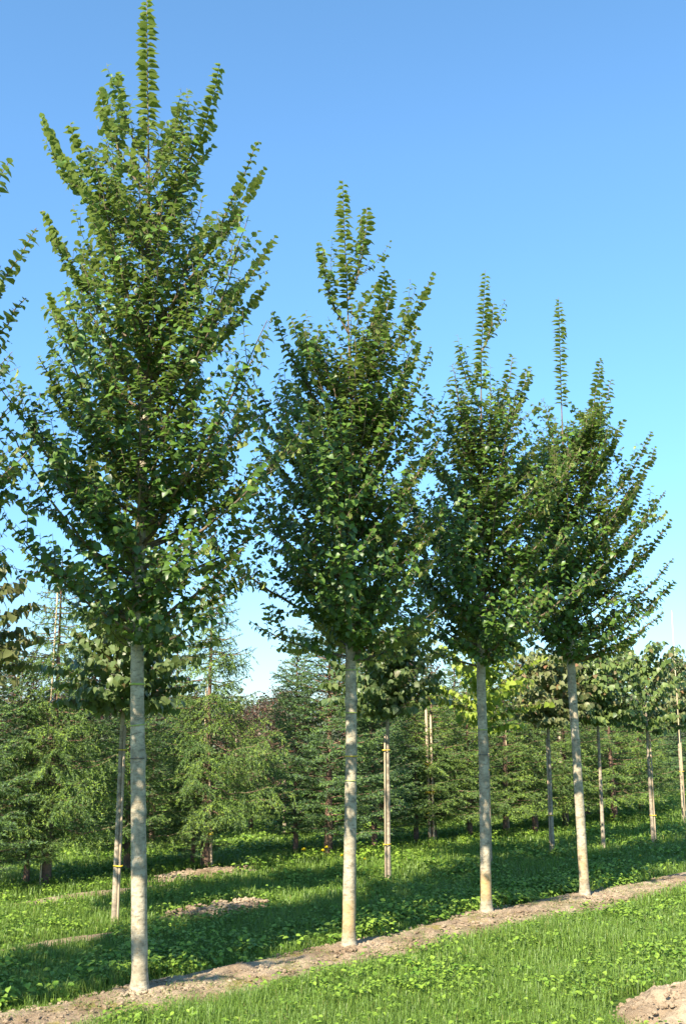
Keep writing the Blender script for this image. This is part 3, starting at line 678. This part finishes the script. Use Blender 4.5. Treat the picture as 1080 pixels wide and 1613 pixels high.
conifer('b', 925, 1288, 2.9, 'spruce behind the slim lime', 1.6, 1.1)
conifer('c', 1010, 1280, 2.8, 'low conifer behind the broad crowned lime', 4.4, 1.1)
conifer('c', 200, 1376, 2.4, 'conifer seen between the dark lime trunk and the nearest elm', 3.7, 1.)
conifer('b', -30, 1405, 3.0, 'spruce at the left border, half out of the frame', 5., 1.)
conifer('b', 120, 1325, 2.7, 'spruce of the back row behind the drooping conifer at far left', 1.3, 1.2)
conifer('b', 240, 1330, 2.8, 'spruce of the back row right of the nearest elm trunk', 2.3, 1.2)
conifer('c', 395, 1310, 1.9, 'low conifer in the gap under the open sky', 3.3, 1.2)
conifer('b', 600, 1300, 3.1, 'spruce of the back row right of the second elm trunk', .3, 1.2)
conifer('b', 720, 1290, 3.2, 'spruce of the back row left of the third elm trunk', 4.3, 1.2)
conifer('b', 820, 1280, 3.3, 'spruce of the back row right of the third elm trunk', 5.3, 1.2)
conifer('b', 985, 1262, 3.3, 'spruce of the back row behind the right limes', 5.9, 1.3)
conifer('b', 1045, 1250, 3.3, 'spruce of the back row nearest the right edge', .9, 1.3)
conifer('b', 1100, 1248, 3.5, 'spruce cut by the right edge', 2.9, 1.3)

# stakes and canes by the conifers
def stake(px, py, h, r, label, m_, dx=0., dy=-.03, ties=(), kind='wooden_stake', k=6, top=(0, 0)):
    g = ground_at(px, py); g.y += dy; g.x += dx; z = gz(g.x, g.y); root = empty(kind, (g.x, g.y, z), label, 'stake', 'stakes by the conifers')
    mb = MB(); P = [(0, 0, -.1), (top[0] * .5, top[1] * .5, h * .5), (top[0], top[1], h - .04)]; tube(mb, P, [r, r, r * .95], k); 
    tube(mb, [(top[0], top[1], h - .045), (top[0], top[1], h)], [r * .95, r * .25], k); mb.build('pole', m_, root)
    for z_ in ties:
        Q = np.array([(0, 0, 0), (top[0], top[1], h)], float); band(root, Q, z_, r + .012, M_TIE, .035)
    return root
stake(331, 1369, 1.15, .016, 'thin pale stake beside the mound conifer trunk', M_STAKE, ties=(.45, .80), dx=.03, dy=-.06, top=(-.06, 0))
stake(676, 1330, 2.05, .022, 'left of two tall pale stakes beside the second lime', M_STAKE, ties=(.48, .78, 1.2), dy=-.12, top=(-.03, 0))
stake(682, 1330, 1.95, .018, 'right of two tall pale stakes beside the second lime', M_STAKE, ties=(.78,), dy=-.12, top=(-.02, 0))
stake(318, 1366, 2.4, .010, 'bamboo cane up the middle of the mound conifer', M_CANE, ties=(1.35,), dy=-.09, kind='bamboo_cane', top=(.01, 0))
stake(66, 1396, 3.5, .011, 'bamboo cane up the trunk of the tall drooping conifer at far left', M_CANE, dy=-.07, kind='bamboo_cane', top=(.02, 0))
stake(797, 1312, 1.9, .011, 'bamboo cane just right of the third elm', M_CANE, ties=(.95,), dy=-.25, kind='bamboo_cane')
stake(1077, 1300, 3.9, .010, 'tall thin cane rising into the sky at the right edge', M_CANE, kind='bamboo_cane')

# ------------------------------------------------------------------ copper shrubs and far wood
def make_shrub(seed, H, rad, m_, n=34, size=.05):
    global rng; rng = np.random.default_rng(seed)
    root = empty('copper_beech', (0, 0, -50), '-', 'tree', 'copper beeches in the back rows')
    tr, Q = trunk_mesh(root, [(0, 0, -.05), (0, 0, H)], [(-.05, .04), (H, .004)], (), None, M_LBARK, k=8); lv = Leaves()
    for q in range(n):
        f_ = (q + .5) / n; zb = .35 + (H - .6) * f_; a = q * 2.4 + rng.normal(0, .2); rr = rad * np.interp(f_, [0, .25, .7, 1], [.7, 1, .7, .2]) * rng.uniform(.8, 1.1)
        grow_limb(root, lv, (0, 0, zb), (math.cos(a) * rr, math.sin(a) * rr, zb + rr * (.4 + f_)), .008, size, young=.3, sub=True)
    lv.build('foliage', m_, root); return root
CB = make_shrub(201, 2.8, .95, M_COPPER)
first = True
for (px, py, H, lab) in [(448, 1318, 2.4, 'copper leaved beech in the gap beside the blue green spruce'), (405, 1275, 2.3, 'copper beech further back under the open sky'), (150, 1318, 3.0, 'copper beech behind the far left conifers'),
        (235, 1310, 3.0, 'copper beech showing right of the nearest elm trunk'), (640, 1275, 3.5, 'copper beech far back behind the second lime'), (560, 1285, 3.3, 'copper beech behind the second elm trunk'), (885, 1262, 3.6, 'copper beech far back left of the rightmost elm'),
        (20, 1330, 3.0, 'copper beech at the left edge behind the conifers'), (370, 1265, 2.3, 'copper beech far back behind the mound conifer')]:
    g = ground_at(px, py); g.z = gz(g.x, g.y); s = H / 2.8
    if first: CB.location = g; CB.scale = (s, s, s); CB['label'] = lab; first = False
    else: copy_tree(CB, g, px * 1.7, (s, s, s), lab)
# far wood, one mass beyond the nursery
rng = np.random.default_rng(301); mb = MB(); wb = MB()
for q in range(150):
    Y = rng.uniform(48, 75); x = rng.uniform(-.52, .60) * Y; H = rng.uniform(2.2, 3.6) * (1 if Y < 60 else 1.15); n = 1500
    v = rng.normal(0, 1, (n, 3)); v /= np.linalg.norm(v, axis=1)[:, None]; rr = rng.uniform(.2, 1, (n, 1)) ** .4
    lob = 1 + .25 * np.sin(v[:, :1] * 5 + q) * np.cos(v[:, 1:2] * 4 + q * 2); P = v * rr * lob * np.array([1.7, 1.7, H * .5]) + np.array([x, Y, H * .5])
    P[:, 2] = np.maximum(P[:, 2], .1)
    add_leaves(mb, P, rng.normal(0, 1, (n, 3)), v + UP * .5 + rng.normal(0, .4, (n, 3)), rng.uniform(.10, .20, n), 0., rng.uniform(0, 1, n))
tag(mb.build('far_wood', M_FAR), kind='stuff', label='distant belt of low trees along the horizon', cat='wood')

# ------------------------------------------------------------------ grass, weeds, flowers
rng = np.random.default_rng(401)
def pts(y0, y1, per):
    hw0, hw1 = .36 * y0 + 1.2, .36 * y1 + 1.2; n = int((y1 - y0) * (hw0 + hw1) * per)
    y = rng.uniform(y0, y1, n); h = .36 * y + 1.2; x = rng.uniform(-1, 1, n) * (.36 * y1 + 1.2); k_ = np.abs(x) < h
    return x[k_], y[k_]
gm = MB()
def blades(x, y, hmin, hmax, wd, straw=.05):
    K = []
    for a, b in zip(x, y):
        m_ = soil_mask(a, b); v = 1.1 * mn.noise(Vector((a * .9, b * .9, 4))) + .9 * mn.noise(Vector((a * 4.2, b * 4.2, 14)))
        if (a - MOUND.x) ** 2 + (b - MOUND.y) ** 2 < .42: K.append(-1); continue
        if m_ > .10 + .38 * mn.noise(Vector((a * 4, b * 4, 1))) and rng.uniform() > .035 + max(0, .3 - m_) * 1.6: K.append(-1)
        else: K.append((.45 if m_ > -.1 else 1.) * (1 + .45 * v))
    K = np.array(K); k_ = K > 0; x, y, K = x[k_], y[k_], K[k_]; n = len(x)
    z = np.array([gz(a, b) for a, b in zip(x, y)]); h = rng.uniform(hmin, hmax, n) * K
    a = rng.uniform(0, 6.28, n); l = rng.uniform(.2, 1.5, n); d = np.stack([np.cos(a), np.sin(a), np.zeros(n)], 1); sd_ = np.stack([-np.sin(a), np.cos(a), np.zeros(n)], 1)
    w = (wd * rng.uniform(.6, 1.3, n))[:, None]; B = np.stack([x, y, z], 1); h = h[:, None]; l = l[:, None]
    M1 = B + UP * h * .6 + d * h * l * .25; T = B + UP * h * np.maximum(.45, 1 - .35 * l) + d * h * l * .85
    V = np.stack([B - sd_ * w / 2, B + sd_ * w / 2, M1 + sd_ * w * .42, M1 - sd_ * w * .42, T], 1).reshape(-1, 3); o = np.arange(n) * 5
    tn = np.where(rng.uniform(0, 1, n) < straw, rng.uniform(.5, 1, n), rng.uniform(0, .12, n)); rn = np.clip(rng.uniform(0, 1, n) * .6 + .55 * (K - .65), 0, 1)
    gm.add(V, np.stack([o + 3, o + 2, o + 4], 1), np.stack([o, o + 1, o + 2, o + 3], 1), np.repeat(tn, 5), np.repeat(rn, 5))
blades(*pts(5.3, 8, 5600), .035, .13, .0038, .09)
blades(*pts(8, 11, 3400), .04, .12, .005, .08)
blades(*pts(11, 16, 1300), .06, .14, .008)
blades(*pts(16, 26, 420), .06, .15, .014)
blades(*pts(26, 45, 90), .08, .18, .03)
n = 9000; sa = rng.uniform(-3.5, 7.5, n); da = -.14 + .40 * rng.uniform(-1, 1, n); kk = np.array([mn.noise(Vector((a * 1.7, b * 3, 6))) for a, b in zip(sa, da)]) > -.12; sa, da = sa[kk], da[kk]; n = len(sa)
sx_ = ELM[0].x + ROWD.x * sa + ROWN.x * da; sy_ = ELM[0].y + ROWD.y * sa + ROWN.y * da
zz = np.array([gz(a, b) for a, b in zip(sx_, sy_)]) + .018 * (1 - np.abs((da + .14) / .40) ** 3) + .016
a = rng.uniform(0, 6.28, n); d = np.stack([np.cos(a), np.sin(a), rng.uniform(-.05, .35, n)], 1); sd_ = np.stack([-np.sin(a), np.cos(a), np.zeros(n)], 1); L_ = rng.uniform(.02, .09, n)[:, None]
B = np.stack([sx_, sy_, zz], 1); V = np.stack([B - sd_ * .0018, B + sd_ * .0018, B + d * L_], 1).reshape(-1, 3)
gm.add(V, np.arange(n * 3).reshape(-1, 3), None, np.repeat(np.where(rng.uniform(0, 1, n) < .8, rng.uniform(.9, 1.3, n), .1), 3), np.repeat(rng.uniform(0, 1, n), 3))
tag(gm.build('grass', M_GRASS, smooth=False), kind='stuff', label='mown green grass between the tree rows', cat='grass')

wm = MB()
def weeds(x, y, hh, sz, thr, nlf=10):
    P, X, Z, Sz, Rn, Tn = [], [], [], [], [], []
    for a, b in zip(x, y):
        v = mn.noise(Vector((a * 1.1, b * 1.1, 9))) + .5 * mn.noise(Vector((a * 3.3, b * 3.3, 2))); s_, d_ = row_sd(a, b)
        if v + .3 * rng.normal() < thr or soil_mask(a, b) > .15 or (a - MOUND.x) ** 2 + (b - MOUND.y) ** 2 < .42: continue
        h = hh * rng.uniform(.4, 1.) * (1 + .6 * max(0, v)); n = nlf; c = np.array([a, b, gz(a, b)]); rb = rng.uniform(0, 1)
        an = rng.uniform(0, 6.28, n); ro = rng.uniform(0, 1, n) ** .6 * (.05 + .4 * h); q = c + np.stack([np.cos(an) * ro, np.sin(an) * ro, h * rng.uniform(.35, 1, n)], 1)
        P.append(q); X.append(np.stack([np.cos(an), np.sin(an), rng.uniform(-.3, .5, n)], 1)); Z.append(np.tile(UP, (n, 1)) + rng.normal(0, .25, (n, 3))); Sz.append(sz * rng.uniform(.6, 1.25, n)); Rn.append(np.clip(rb + rng.normal(0, .2, n), 0, 1)); Tn.append(np.full(n, rng.uniform(0, .3)))
    if P: add_leaves(wm, np.concatenate(P), np.concatenate(X), np.concatenate(Z), np.concatenate(Sz), np.concatenate(Tn), np.concatenate(Rn), TPL_WEED)
weeds(*pts(5.3, 8.5, 130), .10, .036, .12, 12); weeds(*pts(8.5, 13, 85), .12, .038, .10, 13); weeds(*pts(13, 19, 40), .15, .06, .05, 12); weeds(*pts(19, 28, 14), .16, .09, .1, 10)
# lusher weeds along the far edge of the bare strip
xs, ys = [], []
for q in range(700):
    p = rowpt(rng.uniform(-4, 7), rng.uniform(.22, .95)); xs.append(p.x); ys.append(p.y)
weeds(xs, ys, .15, .05, -.12, 14)
tag(wm.build('leafy_weeds', M_WEED), kind='stuff', label='clover and broad leaved weeds growing through the grass', cat='weeds')

def flower(px, py, h, label, r=.026):
    g = ground_at(px, py + 14); z = gz(g.x, g.y); root = empty('yellow_flower', (g.x, g.y, z), label, 'flower', 'yellow flowers in the grass')
    mb = MB(); tube(mb, [(0, 0, 0), (.004, 0, h * .5), (0, 0, h)], .0025, 5); mb.build('stalk', M_STALK, root)
    mb = MB(); n = 26; a = np.arange(n) * 2.4; el = np.linspace(.1, 1.3, n)
    X = np.stack([np.cos(a) * np.cos(el), np.sin(a) * np.cos(el), np.sin(el)], 1)
    add_leaves(mb, np.tile([0, 0, h], (n, 1)), X, np.tile(UP, (n, 1)) - X * .3, r * 1.1, 0, 0, leaf_tpl(.2, .2, .05, .1)); mb.build('blossom', M_FLOWER, root)
flower(478, 1350, .20, 'single yellow flower head left of the dense spruce foot', .034)
flower(508, 1350, .19, 'left bloom of a pair of yellow flowers by the spruce foot', .030)
flower(514, 1349, .22, 'right bloom of a pair of yellow flowers by the spruce foot', .030)
flower(538, 1360, .20, 'yellow flower just left of the second elm trunk', .030)
flower(574, 1363, .18, 'yellow flower right of the second elm trunk', .022)
flower(975, 1352, .10, 'tiny yellow flower between the right limes', .02)
flower(1008, 1346, .10, 'tiny yellow flower left of the broad crowned lime', .02)
flower(902, 1351, .10, 'tiny yellow flower left of the rightmost elm trunk', .02)
